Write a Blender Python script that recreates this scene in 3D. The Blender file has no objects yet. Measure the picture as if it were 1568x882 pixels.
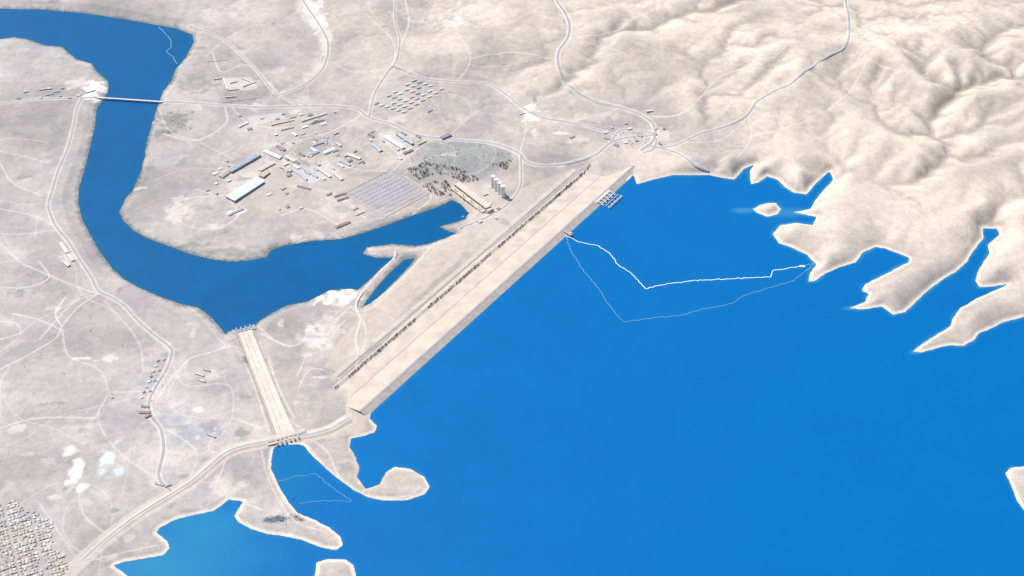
import bpy, math, random, heapq, time
import numpy as np
rng=np.random.default_rng(7); random.seed(7)
scene=bpy.context.scene; T0=time.time()
# ------------------------------------------------------------------ camera / traced image pixels unprojected to ground coordinates
CAMH=6000.0; PITCH=math.radians(40); TF=math.tan(math.radians(20))
A_=math.pi/2-PITCH
def unproj(px,py,h):
    px=np.asarray(px,float); py=np.asarray(py,float)
    u=(px-784)/784*TF; v=(441-py)/784*TF
    y=v*math.cos(A_)+math.sin(A_); z=v*math.sin(A_)-math.cos(A_)
    t=(h-CAMH)/z
    return u*t, y*t
def P(pts,h):
    a=np.array(pts,float); x,y=unproj(a[:,0],a[:,1],h); return np.stack([x,y],1)
# ------------------------------------------------------------------ noise
def _hash(ix,iy,s):
    h=(ix.astype(np.int64)*374761393+iy.astype(np.int64)*668265263+s*144665)&0xffffffff
    h=((h^(h>>13))*1274126177)&0xffffffff
    return ((h^(h>>16))&0xffff)/65536.0*2*np.pi
def perlin(x,y,s=0):
    x0=np.floor(x); y0=np.floor(y); fx=x-x0; fy=y-y0
    u=fx*fx*fx*(fx*(fx*6-15)+10); v=fy*fy*fy*(fy*(fy*6-15)+10)
    def g(dx,dy):
        a=_hash(x0+dx,y0+dy,s); return np.cos(a)*(fx-dx)+np.sin(a)*(fy-dy)
    a=g(0,0);b=g(1,0);c=g(0,1);d=g(1,1)
    return ((a+(b-a)*u)*(1-v)+(c+(d-c)*u)*v)*1.4
def fbm(x,y,sc,o=4,s=0):
    r=0;a=1;t=0
    for i in range(o):
        r=r+a*perlin(x/sc*2**i+i*17.3,y/sc*2**i-i*9.1,s+i); t+=a; a*=.5
    return r/t
def sm(a,b,x):
    t=np.clip((x-a)/(b-a),0,1); return t*t*(3-2*t)
def sdf(poly,X,Y):
    "signed distance, positive outside"
    d=np.full(X.shape,1e18); ins=np.zeros(X.shape,bool)
    n=len(poly)
    for i in range(n):
        ax,ay=poly[i]; bx,by=poly[(i+1)%n]
        ex,ey=bx-ax,by-ay; L=ex*ex+ey*ey+1e-9
        wx=X-ax; wy=Y-ay
        t=np.clip((wx*ex+wy*ey)/L,0,1)
        np.minimum(d,(wx-ex*t)**2+(wy-ey*t)**2,out=d)
        if by!=ay:
            c=((ay>Y)!=(by>Y))&(X<ex*(Y-ay)/(by-ay)+ax); ins^=c
    d=np.sqrt(d); return np.where(ins,-d,d)
def smooth_line(p,step=12.0):
    p=np.asarray(p,float)
    if len(p)<3:
        n=max(2,int(np.linalg.norm(p[-1]-p[0])/step)); t=np.linspace(0,1,n)[:,None]; return p[0]*(1-t)+p[-1]*t
    q=np.vstack([2*p[0]-p[1],p,2*p[-1]-p[-2]]); out=[]
    for i in range(1,len(q)-2):
        n=max(2,int(np.linalg.norm(q[i+1]-q[i])/step))
        for k in range(n):
            t=k/n; a,b,c,d=q[i-1],q[i],q[i+1],q[i+2]
            out.append(.5*((2*b)+(-a+c)*t+(2*a-5*b+4*c-d)*t*t+(-a+3*b-3*c+d)*t**3))
    out.append(q[-2]); return np.array(out)
# ------------------------------------------------------------------ traced shorelines
RES=55.0
river_px=[(-500,-25),(-150,3),(0,13),(60,14),(130,20),(190,29),(240,38),(270,43),(295,53),(297,65),(285,88),(270,105),(262,125),(250,140),(245,155),(238,175),(232,195),(226,215),(222,240),(215,265),(205,290),(192,305),(183,325),(190,338),(205,352),(225,364),(255,375),(290,388),(325,397),(355,400),(385,398),(408,393),(415,382),(440,375),(480,368),(520,366),(550,358),(590,345),(630,330),(670,317),(692,306),(706,312),(718,326),(712,336),(690,343),(672,347),(688,354),(700,357),(680,366),(655,374),(637,377),(600,374),(562,379),(556,388),(575,394),(604,394),(585,410),(565,430),(548,444),(535,442),(505,445),(485,455),(470,462),(440,468),(415,480),(400,490),(387,503),(368,506),(350,508),(345,512),(335,500),(325,488),(305,472),(275,465),(245,455),(215,442),(190,428),(170,410),(152,385),(138,360),(125,335),(119,310),(120,290),(130,255),(138,225),(145,190),(148,165),(160,150),(166,135),(165,125),(148,110),(140,98),(115,90),(95,72),(70,70),(40,60),(20,57),(0,60),(-150,52),(-500,25)]
pond_px=[(637,394),(618,398),(598,416),(578,438),(562,458),(556,470),(568,465),(590,446),(612,424),(630,405)]
DA=(568,632); DB=(970,268)
res_px=[(970,268),(940,295),(905,327),(865,363),(785,436),(700,513),(640,568),(568,633),(567,641),(577,652),(574,662),(555,668),(538,672),(535,685),(545,700),(550,715),(547,730),(560,748),(580,742),(592,722),(605,715),(630,718),(650,730),(658,745),(650,757),(625,766),(590,767),(565,762),(540,750),(520,735),(500,718),(480,700),(465,683),(458,680),(422,683),(418,690),(415,715),(425,740),(440,765),(455,785),(480,795),(505,808),(522,822),(525,835),(515,843),(490,838),(465,828),(440,822),(410,818),(385,810),(365,800),(358,790),(365,780),(372,768),(350,765),(338,775),(325,783),(290,790),(265,797),(245,808),(240,815),(255,828),(260,840),(250,850),(225,855),(190,860),(175,866),(200,885),(230,910),(150,1100),(0,1500),(2600,1500),(2300,800),(1800,500),(1650,478),(1568,485),(1540,492),(1520,502),(1500,510),(1490,522),(1475,530),(1455,528),(1435,533),(1410,540),(1398,538),(1410,528),(1430,515),(1455,500),(1460,485),(1470,472),(1500,455),(1545,435),(1525,438),(1500,440),(1493,430),(1500,410),(1515,388),(1512,375),(1530,360),(1527,350),(1505,350),(1506,365),(1490,385),(1480,402),(1465,415),(1440,430),(1415,450),(1400,465),(1385,478),(1368,482),(1350,470),(1320,474),(1300,472),(1325,462),(1330,450),(1320,445),(1325,435),(1345,425),(1370,412),(1390,402),(1392,395),(1375,388),(1355,380),(1340,378),(1320,388),(1310,402),(1285,410),(1265,418),(1248,430),(1238,432),(1240,418),(1250,405),(1235,390),(1210,378),(1192,372),(1183,358),(1195,345),(1220,341),(1245,345),(1250,332),(1215,325),(1240,320),(1250,305),(1262,290),(1276,275),(1270,263),(1250,280),(1235,298),(1215,295),(1200,285),(1190,275),(1175,270),(1160,280),(1150,282),(1148,262),(1155,252),(1140,258),(1125,275),(1110,273),(1085,268),(1060,268),(1030,268),(1000,275),(975,282)]
isl_px=[[(1152,320),(1165,314),(1175,311),(1188,311),(1196,320),(1190,328),(1175,332),(1160,326)],
 [(485,862),(500,856),(530,857),(541,866),(545,880),(548,930),(560,1000),(470,1000),(476,930),(482,880)],
 [(1620,712),(1568,714),(1548,716),(1540,725),(1548,745),(1560,770),(1575,790),(1640,820),(1720,780),(1700,720)]]
# ------------------------------------------------------------------ grid
def axis(lo,hi,s0,s1,far):
    a=[lo]
    while a[-1]<hi: a.append(a[-1]+s0+(s1-s0)*(a[-1]-lo)/(hi-lo))
    a=np.array(a); ext=[]; s=s1;c=a[-1]
    while c<far: s*=1.22; c+=s; ext.append(c)
    s=s0;c=lo;pre=[]
    while c>-far: s*=1.22; c-=s; pre.append(c)
    return np.concatenate([pre[::-1],a,ext])
xs=axis(-4700,4700,7.5,7.5,60000); ys=axis(4500,11300,7,10.5,60000)
NX,NY=len(xs),len(ys)
X,Y=np.meshgrid(xs,ys)   # [iy,ix]
rivp=P(river_px,0); pondp=P(pond_px,0); resp=P(res_px,RES)
small=fbm(X,Y,90,3,5)*6+fbm(X,Y,35,2,9)*3
da=np.array(unproj(DA[0],DA[1],RES)); db=np.array(unproj(DB[0],DB[1],RES))
DL=np.linalg.norm(db-da); ax=(db-da)/DL; nrm=np.array([-ax[1],ax[0]])   # downstream normal
S=(X-da[0])*ax[0]+(Y-da[1])*ax[1]; D=(X-da[0])*nrm[0]+(Y-da[1])*nrm[1]
tr=[np.array(unproj(*q,22)) for q in [(540,572),(908,252)]]
dts=[float(np.dot(q-da,nrm)) for q in tr]
DT=sum(dts)/2
neardam=sm(120,20,np.abs(D))*sm(-60,0,S)*sm(DL+60,DL,S)
dr=np.minimum(sdf(rivp,X,Y),sdf(pondp,X,Y))+small*.8
dR=sdf(resp,X,Y)
for q in isl_px: dR=np.maximum(dR,-sdf(P(q,RES),X,Y))
dR=dR+small*(1-neardam)
# control heights: px,py,h,relief
CP=[(0,100,20,3),(60,120,16,3),(-100,20,30,4),(0,250,30,4),(50,330,28,4),(0,450,36,5),(100,450,26,3),(0,600,50,5),(100,600,45,5),(200,560,32,3),(300,560,30,3),(0,750,62,4),(100,750,65,5),(200,720,60,4),(300,650,48,4),(350,600,38,3),(330,700,60,3),(400,700,61,3),(400,790,60,3),(480,815,58,1),(520,720,58,1),(620,740,58,1),(520,660,60,2),(560,655,60,1),(240,840,60,1),(100,860,66,3),(0,860,66,3),(-200,500,50,8),(-300,800,70,8),(470,640,52,2),(490,600,44,2),(440,540,25,2),(470,500,14,2),(510,520,18,2),(528,620,48,1),(300,600,40,3),
(580,500,14,1),(640,440,12,1),(700,390,12,1),(780,330,22,1),(850,285,34,2),(530,570,32,1),
(250,220,7,1),(300,200,9,1),(400,250,12,1),(300,330,8,1),(450,330,9,1),(600,250,15,1),(700,230,20,1),(650,290,12,1),(700,300,10,1),(760,280,22,1),(750,330,16,1),(550,140,28,2),(500,200,16,1),(400,100,26,3),(320,80,10,2),(700,150,48,5),(800,200,58,6),(850,225,55,4),(930,215,68,3),(990,225,70,4),(620,60,70,14),(450,30,60,10),(200,0,30,6),(350,10,40,8),(560,10,90,18),(700,60,95,24),(800,20,130,28),
(900,100,115,28),(1000,50,165,36),(1100,150,130,34),(1200,100,175,44),(1300,200,140,44),(1400,100,220,52),(1500,50,260,54),(1080,235,85,14),(1250,235,92,26),(1350,300,85,28),(1300,350,74,20),(1450,250,140,44),(1550,300,130,40),(1550,400,82,22),(1380,440,70,14),(1460,510,64,8),(1520,470,66,12),(1200,0,210,46),(1620,150,230,52),(1700,-100,330,60),(1100,-200,300,60),(500,-200,150,40),(0,-200,70,20),(1900,350,160,40),(1560,740,62,3),(510,875,60,2)]
def ctrl(X,Y):
    W=np.zeros_like(X);H=np.zeros_like(X);AM=np.zeros_like(X)
    for p in CP:
        a,b=unproj(p[0],p[1],p[2])
        w=1/((X-float(a))**2+(Y-float(b))**2+260**2)**2.2*1e12
        W+=w;H+=w*p[2];AM+=w*p[3]
    return H/W,AM/W
H,AM=ctrl(X,Y)
def bilin(A,ax_,ay_,X,Y):
    i=np.clip(np.searchsorted(ax_,X)-1,0,len(ax_)-2); j=np.clip(np.searchsorted(ay_,Y)-1,0,len(ay_)-2)
    u=np.clip((X-ax_[i])/(ax_[i+1]-ax_[i]),0,1); v=np.clip((Y-ay_[j])/(ay_[j+1]-ay_[j]),0,1)
    return (A[j,i]*(1-u)+A[j,i+1]*u)*(1-v)+(A[j+1,i]*(1-u)+A[j+1,i+1]*u)*v
def blur(a,k):
    for _ in range(k):
        b=a.copy(); b[1:-1,1:-1]=(a[1:-1,1:-1]*2+a[:-2,1:-1]+a[2:,1:-1]+a[1:-1,:-2]+a[1:-1,2:])/6; a=b
    return a
def billow(X,Y,lst,wa=200):
    wx=X+fbm(X,Y,1300,2,21)*wa; wy=Y+fbm(X,Y,1300,2,31)*wa; b=0
    for i,(sc_,a) in enumerate(lst):
        q=perlin(wx/sc_+3.1*i,wy/sc_-7.7*i,50+i); b=b+a*np.sqrt(q*q+.0016)
    return b
# ---- fluvial erosion of the hills on a coarse grid (stream power + creep)
CS=31.0; ex=np.arange(-2600,4900,CS); ey=np.arange(6000,11700,CS); EX,EY=np.meshgrid(ex,ey)
eH,eA=ctrl(EX,EY); edR=bilin(dR,xs,ys,EX,EY); edr=bilin(dr,xs,ys,EX,EY)
z=eH+eA*(billow(EX,EY,[(1500,1),(820,.6),(420,.25)])*2.6-.9)+rng.normal(size=EX.shape)*2.0
fix=(eA<7)|(edR<8)|(edr<5); fix[0,:]=fix[-1,:]=fix[:,0]=fix[:,-1]=True
z=np.where(edR<8,RES,np.where(edR<200,np.maximum(z,RES+3),z)); ny,nx=z.shape; N=nx*ny
kc=(.075*np.clip(eA/40,.15,1.3)).ravel(); off=[1,-1,nx,-nx,nx+1,nx-1,-nx+1,-nx-1]; dd=np.array([1,1,1,1,1.414,1.414,1.414,1.414])
fx_=fix.ravel(); fxl=fx_.tolist()
inner=np.nonzero(~fx_)[0]
for it_ in range(20):
    zl=z.ravel().tolist(); done=fx_.copy().tolist(); heap=[]
    nb=np.zeros_like(fix); nb[1:-1,1:-1]=(~fix[:-2,1:-1])|(~fix[2:,1:-1])|(~fix[1:-1,:-2])|(~fix[1:-1,2:])
    for i in np.nonzero((fix&nb).ravel())[0].tolist(): heap.append((zl[i],i))
    heapq.heapify(heap); order=[]
    push=heapq.heappush; pop=heapq.heappop
    while heap:
        h,i=pop(heap)
        if not fxl[i]: order.append(i)
        for o in off:
            j=i+o
            if 0<=j<N and not done[j]:
                done[j]=True
                if zl[j]<=h: zl[j]=h+1e-3
                push(heap,(zl[j],j))
    zf=np.array(zl); g=np.stack([(zf[inner]-zf[np.clip(inner+o,0,N-1)])/d for o,d in zip(off,dd)]); rec=np.full(N,-1); rec[inner]=inner+np.array(off)[g.argmax(0)]; recl=rec.tolist()
    A=[1.0]*N
    for i in reversed(order): A[recl[i]]+=A[i]
    Acc=np.array(A); f=(kc*np.sqrt(Acc)).tolist()
    for i in order: zl[i]=(zl[i]+f[i]*zl[recl[i]])/(1+f[i])
    z=np.array(zl).reshape(ny,nx); z=np.where(fix,z,blur(z,1)*.45+z*.55)
    if it_<19:
        up=(blur(np.where(edR<8,RES,eH),8)*1.08-blur(z,40)); z=np.where(fix,z,z+(np.clip(up,-1,40)*.38+eA*.06)*sm(10,130,edR))
Z_er=z; LA=np.log(Acc).reshape(ny,nx)*(~fix)
print('erosion',time.time()-T0,'relief',float((z-blur(z,60))[~fix].std()))
land=H+AM*(billow(X,Y,[(1500,1),(820,.5)])*2.0-.7)+fbm(X,Y,60,2,77)*np.clip(AM*.03,.2,.8)
er=blur(bilin(Z_er,ex,ey,X,Y),6); la=blur(bilin(LA,ex,ey,X,Y),3)
inside=sm(ex[0],ex[0]+300,X)*sm(ex[-1],ex[-1]-200,X)*sm(ey[0],ey[0]+200,Y)*sm(ey[-1],ey[-1]-200,Y)*sm(6,13,AM)
det=AM*(billow(X,Y,[(260,.10),(130,.06),(70,.03)],120)*1.0-.03)
land=land*(1-inside)+(er+det)*inside+fbm(X,Y,60,2,78)*.8
# reservoir shore
damzone=sm(-150,10,S)*sm(DL+40,DL-120,S)*sm(-5,12,D)
blend=sm(0,150,dR)*(1-inside)+sm(0,60,dR)*inside
zR=RES+np.clip(dR*.16,0,7)*(1-blend*.6)+np.maximum(land-RES,0)*blend
zR=np.where(land<RES, RES+np.clip(dR*.16,0,5)*(1-sm(60,260,dR))+(land-RES)*sm(60,260,dR), zR)
Z=zR*(1-damzone)+land*damzone
Z=np.where(dR<0, RES-.4+np.maximum(dR*.14,-28), Z)
Z=np.where(dR>0,np.minimum(Z,np.where(dr>0,1.0+.16*dr+.0012*dr**2,-.3+np.maximum(dr*.12,-8))),Z)
# dam body profile
prof=[(-90,26),(0,55),(46,67.5),(60,67.5),(60+.5*(DT-72),45.5),(68+.5*(DT-72),45),(DT-12,21),(DT+14,20.5),(DT+70,8),(DT+110,-3)]
pz=np.interp(D,[p[0] for p in prof],[p[1] for p in prof])
cutz=np.where(D<DT+14,pz-3,17.5+np.maximum(D-DT-14,0)*.10)
cutz=cutz+np.maximum(0,70-S)*.35+np.maximum(0,S-(DL-140))*.30
Z=np.where((D>2)&(D<DT+500)&(S>-150)&(S<DL+150),np.minimum(Z,cutz),Z)
# spillway cut
sp0=np.array(unproj(438,668,60)); sp1=np.array(unproj(374,506,6)); SL=np.linalg.norm(sp1-sp0); sa=(sp1-sp0)/SL; sn=np.array([-sa[1],sa[0]])
ss=(X-sp0[0])*sa[0]+(Y-sp0[1])*sa[1]; sd=np.abs((X-sp0[0])*sn[0]+(Y-sp0[1])*sn[1])
SW0=64
def spw_w(s): return np.interp(s,[0,SL*.08,SL*.25,SL],[62,52,46,43])
def spz(s): return np.interp(s,[0,60,SL*.8,SL],[52,49,9,5])
m=(ss>-10)&(ss<SL+10); ww_=spw_w(ss)
Z=np.where(m&(sd<ww_+8),spz(ss)-4,Z)
Z=np.where(m&(sd>=ww_+8)&(sd<ww_+80),Z*sm(0,70,sd-ww_-8)+(1-sm(0,70,sd-ww_-8))*np.minimum(Z,spz(ss)+6),Z)
def hgt(x,y):
    x=np.asarray(x,float);y=np.asarray(y,float)
    z=bilin(Z,xs,ys,x,y)
    d=(x-da[0])*nrm[0]+(y-da[1])*nrm[1]; s=(x-da[0])*ax[0]+(y-da[1])*ax[1]
    pz=np.interp(d,[p[0] for p in prof],[p[1] for p in prof])
    return np.where((s>-40)&(s<DL+60)&(d>-10)&(d<DT+110),np.maximum(z,pz),z)
def G(pts):
    a=np.array(pts,float).reshape(-1,2); h=np.full(len(a),30.0)
    for k in range(30):
        x,y=unproj(a[:,0],a[:,1],h); h=h*.5+.5*hgt(x,y)
    x,y=unproj(a[:,0],a[:,1],h); return np.stack([x,y],1)
# ------------------------------------------------------------------ soil tone (albedo), plus painted haze tint on the left
def lerp(a,b,t): return a*(1-t[...,None])+b*t[...,None]
PX=X/(np.maximum(Y,3000)*.364/.766)
n1=fbm(X,Y,800,4,100); n2=fbm(X+500*n1,Y,260,4,120); n3=fbm(X,Y,45,3,140)
hill=sm(8,34,AM)
cp=np.array([.435,.38,.335]); ch=np.array([.525,.45,.37]); c_haze=np.array([.395,.368,.352])
C=lerp(np.broadcast_to(cp,X.shape+(3,)),ch,hill)
C=lerp(C,c_haze,sm(-.1,-.8,PX)*(1-hill)*.8)  # bluish air haze painted into the ground colour, stronger towards the left
C=C*(1+.24*n1+.24*n2+.12*n3)[...,None]
C=lerp(C,np.array([.55,.48,.405]),sm(.10,.45,n2)*.5)
C=lerp(C,np.array([.26,.245,.235]),sm(.06,.42,-n1+.6*n2)*.6*(1-.5*hill))
C=lerp(C,np.array([.30,.27,.285]),sm(.03,.38,fbm(X,Y,380,4,160))*.5*(1-hill))
C=lerp(C,np.array([.36,.33,.31]),sm(-.05,.35,fbm(X+300*n2,Y,520,4,170))*.5*hill*sm(.7,.2,PX))
Zl=np.where(dR>0,Z,RES)
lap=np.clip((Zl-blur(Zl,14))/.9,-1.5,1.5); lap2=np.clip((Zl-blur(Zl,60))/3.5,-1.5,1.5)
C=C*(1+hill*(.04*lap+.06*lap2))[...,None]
C=lerp(C,np.array([.32,.285,.255]),sm(2.4,4.4,la)*inside*.55*sm(6,20,AM))
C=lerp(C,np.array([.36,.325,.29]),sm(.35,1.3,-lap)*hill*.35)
strata=np.sin((Z+6*n2+3*n3)*.5)
C=C*(1+.07*hill*strata*(sm(-.1,.4,n1)))[...,None]
east=sm(.25,.6,PX)*sm(800,100,dR)*hill
C=lerp(C,np.array([.61,.52,.425]),east*.5)
C=lerp(C,np.array([.70,.62,.51]),sm(30,8,dR)*(dR>0)*.85)
veg=sm(34,0,dr+25*n3+25*n2)*(dr>-5)
C=lerp(C,np.array([.14,.165,.155]),veg*.7)
edge=fbm(X,Y,70,4,200)
def world_r(px,py,rx,ry):
    c=G([(px,py)])[0]; return c,abs(G([(px+rx,py)])[0][0]-c[0]),abs(G([(px,py-ry)])[0][1]-c[1])
def slc(x0,x1,y0,y1):
    i0,i1=np.searchsorted(xs,[x0,x1]); j0,j1=np.searchsorted(ys,[y0,y1]); return slice(max(j0,0),j1+1),slice(max(i0,0),i1+1)
def blob(px,py,rx,ry,col,st=.8):
    c,a,b=world_r(px,py,rx,ry); s=slc(c[0]-a*1.7,c[0]+a*1.7,c[1]-b*1.7,c[1]+b*1.7)
    d=np.sqrt(((X[s]-c[0])/a)**2+((Y[s]-c[1])/b)**2)+1.5*edge[s]
    C[s]=lerp(C[s],np.array(col),sm(1.25,.5,d)*st)
def poly(pts,col,st=.8,soft=8,ed=10):
    p=G(pts); s=slc(p[:,0].min()-40,p[:,0].max()+40,p[:,1].min()-40,p[:,1].max()+40)
    d=sdf(p,X[s],Y[s])+edge[s]*ed; C[s]=lerp(C[s],np.array(col),sm(soft,-soft,d)*st)
def line(pts,w,col,st=.7,world=False):
    p=pts if world else smooth_line(G(pts),25)
    s=slc(p[:,0].min()-w*2,p[:,0].max()+w*2,p[:,1].min()-w*2,p[:,1].max()+w*2)
    xx,yy=X[s],Y[s]; d=np.full(xx.shape,1e9)
    sx,sy=xs[s[1]],ys[s[0]]
    for a,b in zip(p[:-1],p[1:]):
        i0,i1=np.searchsorted(sx,[min(a[0],b[0])-w*2,max(a[0],b[0])+w*2]); j0,j1=np.searchsorted(sy,[min(a[1],b[1])-w*2,max(a[1],b[1])+w*2])
        if i1<=i0 or j1<=j0: continue
        q=(slice(j0,j1),slice(i0,i1)); e=b-a; L=e@e+1e-9
        t=np.clip(((xx[q]-a[0])*e[0]+(yy[q]-a[1])*e[1])/L,0,1)
        d[q]=np.minimum(d[q],np.hypot(xx[q]-a[0]-e[0]*t,yy[q]-a[1]-e[1]*t))
    C[s]=lerp(C[s],np.array(col),sm(w*.5+5,w*.5-3,d)*st)
WH=(.80,.77,.71); PALE=(.62,.555,.49); GRY=(.26,.25,.245); GRN=(.175,.19,.155); BLU=(.30,.32,.37); PINK=(.48,.40,.33)
poly([(455,0),(480,0),(500,30),(508,60),(500,95),(470,125),(430,148),(425,142),(470,115),(492,90),(490,60),(475,40),(455,20)],PALE,.55,20,30)
for a in [(478,12,13,12,WH,.8),(490,35,12,12,WH,.7),(498,60,8,22,PALE,.7),(808,172,12,11,WH,.8),(812,182,15,5,WH,.6),(515,452,32,8,WH,.9),(500,463,12,5,WH,.6),(117,722,12,24,WH,.65),(125,746,8,11,WH,.8),(103,690,6,10,PALE,.7),(165,702,11,20,(.66,.74,.72),.6),(178,720,10,7,(.62,.70,.70),.55),(165,548,14,8,PALE,.9),(145,135,18,12,WH,.7),(120,128,18,8,PALE,.6),(340,742,22,16,PALE,.6),(270,640,28,14,BLU,.4),(290,665,34,16,BLU,.5),(325,652,18,10,(.25,.255,.30),.6),(265,185,24,14,GRN,.6),(250,205,14,6,GRN,.6),(55,180,28,14,GRY,.4),(410,322,17,8,PINK,.9),(275,323,20,16,PALE,.7),(610,182,14,7,PALE,.6),(330,348,14,6,PALE,.7),(700,160,60,20,GRY,.45),(720,195,40,12,GRY,.3),(315,110,30,30,GRY,.4),(300,130,30,12,GRN,.3),(265,250,26,12,BLU,.3),(430,795,26,6,(.08,.11,.16),.9),(290,375,30,5,GRN,.5),(500,510,24,26,PALE,.45),(480,600,18,12,GRY,.35),(520,330,16,8,PALE,.5),(40,800,40,24,BLU,.35),(430,500,24,10,GRY,.4),(430,245,40,18,PALE,.4),(500,250,40,14,PALE,.35),(650,20,40,14,PALE,.4),(735,20,40,16,PALE,.5),(690,35,20,8,WH,.35),(110,690,14,8,WH,.4),(75,425,5,6,GRN,.6),(330,575,14,8,PALE,.5),(275,555,18,12,PALE,.3),(885,213,16,6,PALE,.5),(905,180,40,8,PALE,.4),(1010,205,20,12,PALE,.5),(480,520,20,20,WH,.35),(360,385,40,6,GRN,.5),(40,430,50,20,GRY,.4),(30,540,40,16,GRY,.4),(330,220,40,18,GRY,.35),(450,130,40,14,GRY,.35),(560,300,20,12,GRY,.4),(70,640,50,18,GRY,.4),(370,720,20,20,GRY,.3),(200,520,40,20,GRY,.3),(480,350,50,8,GRY,.3),(340,360,50,12,GRY,.3)]: blob(*a)
poly([(640,250),(665,222),(700,215),(740,218),(785,235),(782,246),(735,275),(700,262),(640,275)],(.25,.27,.265),.7,10,12)
poly([(528,297),(598,262),(657,295),(590,332)],(.38,.365,.365),.85,4,0)
poly([(572,172),(580,150),(615,125),(640,125),(665,140),(650,158),(600,180)],(.40,.375,.355),.5,10,10)
poly([(690,285),(715,278),(755,310),(765,330),(725,345),(712,330)],PINK,.8,8,4)
poly([(330,290),(385,235),(450,240),(470,275),(420,315),(350,318)],(.49,.43,.37),.5,14,14)
for i,q in enumerate([[(455,262),(500,245),(520,262),(475,282)],[(470,225),(505,212),(520,228),(488,242)],[(575,205),(600,198),(635,225),(610,238)],[(400,240),(420,222),(445,232),(425,250)],[(378,180),(430,172),(438,182),(390,192)],[(525,238),(552,230),(565,245),(540,256)],[(340,120),(385,118),(395,135),(352,142)],[(640,262),(690,262),(715,272),(690,285),(650,285)],[(345,285),(365,272),(385,262),(400,270),(360,300)]]): poly(q,(.33 if i%2 else .56)*np.array([1.,.95,.91]),.55,5,3)
poly([(497,562),(520,520),(560,474),(640,400),(690,362),(730,350),(700,400),(620,470),(550,560),(530,575)],(.50,.43,.36),.75,12,10)
poly([(500,575),(545,570),(575,600),(568,632),(555,665),(500,672),(530,640),(528,600)],(.50,.43,.365),.8,12,8)
poly([(795,290),(870,262),(940,235),(900,262),(800,345),(740,385),(640,385),(700,355)],(.49,.43,.37),.7,12,10)
poly([(965,235),(1000,225),(1050,245),(1130,268),(1110,274),(1000,275),(972,284)],(.57,.49,.405),.6,12,16)
poly([(475,690),(500,675),(535,672),(550,715),(548,740),(600,722),(640,722),(655,745),(620,765),(560,760),(510,725)],(.43,.375,.33),.7,5,6)
line([(575,385),(610,383),(637,383)],30,(.47,.415,.365),.8)
toe=lambda d,s0,s1:np.array([da+ax*s+nrm*d for s in np.linspace(s0,s1,60)])
line(toe(DT+34,90,DL-120),26,(.34,.31,.285),.65,world=True); line(toe(DT+78,160,DL-160),30,(.56,.485,.41),.7,world=True)
tracks=[[(0,565),(40,545),(85,518),(95,500),(120,470),(150,450)],[(95,505),(105,545),(150,565),(165,600),(150,640),(180,690),(243,735)],[(0,358),(40,358),(85,352)],[(0,372),(30,400),(60,415),(120,440),(150,450)],[(355,530),(320,540),(290,550),(262,580),(240,612)],[(0,600),(30,640),(80,655),(130,680)],[(15,560),(0,590),(0,640)],
[(265,560),(285,590),(350,590),(355,640),(340,655)],[(355,640),(400,655)],[(330,655),(320,690),(350,690)],[(245,650),(300,690),(290,735)],[(0,232),(40,240),(75,250)],[(0,250),(20,280),(65,300)],[(0,440),(40,440),(75,425),(60,400)],[(0,320),(50,330),(82,345)],[(100,455),(85,480),(95,500)],
[(250,205),(300,215),(345,190),(345,165)],[(300,215),(340,235),(370,250)],[(240,160),(260,200),(300,215)],[(355,165),(385,190),(440,195),(500,180)],[(262,320),(285,345),(330,350),(365,330),(350,305)],[(262,320),(280,305),(330,300)],[(300,290),(340,300)],[(480,290),(520,300),(560,335)],[(515,250),(550,260),(598,262)],[(600,262),(630,235),(660,215)],[(630,330),(660,300),(620,270)],[(430,330),(470,320),(520,345)],[(520,345),(600,330),(690,302)],[(410,395),(470,365)],
[(640,60),(600,100)],[(560,172),(510,200),(460,215),(400,225)],[(620,0),(625,40),(600,100)],[(700,125),(720,90),(700,50)],[(800,165),(805,200),(795,235)],[(835,175),(860,195),(890,215),(925,220)],[(870,187),(920,175),(950,165)],
[(425,140),(380,100),(340,110),(325,80)],[(1015,225),(1050,240),(1120,265)],[(1145,175),(1150,210),(1130,240)],[(1297,65),(1350,60),(1400,30),(1430,0)],[(1040,220),(1100,215),(1145,180)],[(985,178),(1050,170),(1100,120),(1180,90),(1215,60)],[(560,20),(600,60),(605,95)],[(500,90),(540,110),(598,105)],[(870,60),(930,50),(990,20),(1040,0)],[(1150,210),(1220,190),(1290,150),(1330,90)],[(1330,90),(1400,110),(1460,80),(1568,60)],[(720,90),(780,80),(850,90)],
[(560,470),(600,440),(640,400),(660,378)],[(545,560),(560,520),(555,490),(540,470)],[(455,575),(470,545),(495,520),(520,485),(540,468)],[(480,530),(495,500),(520,475)],[(500,530),(515,505),(530,490)],[(490,515),(505,495),(530,478),(548,485)],[(400,510),(440,530),(470,520)],[(395,500),(420,520),(455,530),(475,500)],[(410,560),(420,600),(440,640),(460,655)],[(410,545),(425,590),(450,640)],[(530,640),(535,600),(520,580),(490,565),(470,570),(455,600)],[(350,690),(340,720),(330,750),(370,770),(400,780)],[(400,690),(410,730),(430,770),(455,800),(500,815)],[(100,870),(170,850),(240,835)],[(470,670),(500,690),(520,730),(560,758),(620,760),(645,745)],
[(0,655),(60,640),(150,640)],[(165,600),(215,600)],[(60,770),(100,830),(120,860)],[(180,830),(130,790),(120,750)],[(20,480),(60,490),(95,505)],[(0,520),(30,510),(25,495),(0,492)],[(150,450),(110,465),(60,520)],[(290,470),(320,500),(345,530)],[(160,460),(210,520),(220,570)],[(395,540),(360,530),(345,530)],[(360,530),(385,580),(412,660)]]
for t in tracks: line(t,rng.uniform(5,9),PALE,rng.uniform(.5,.9))
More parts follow.
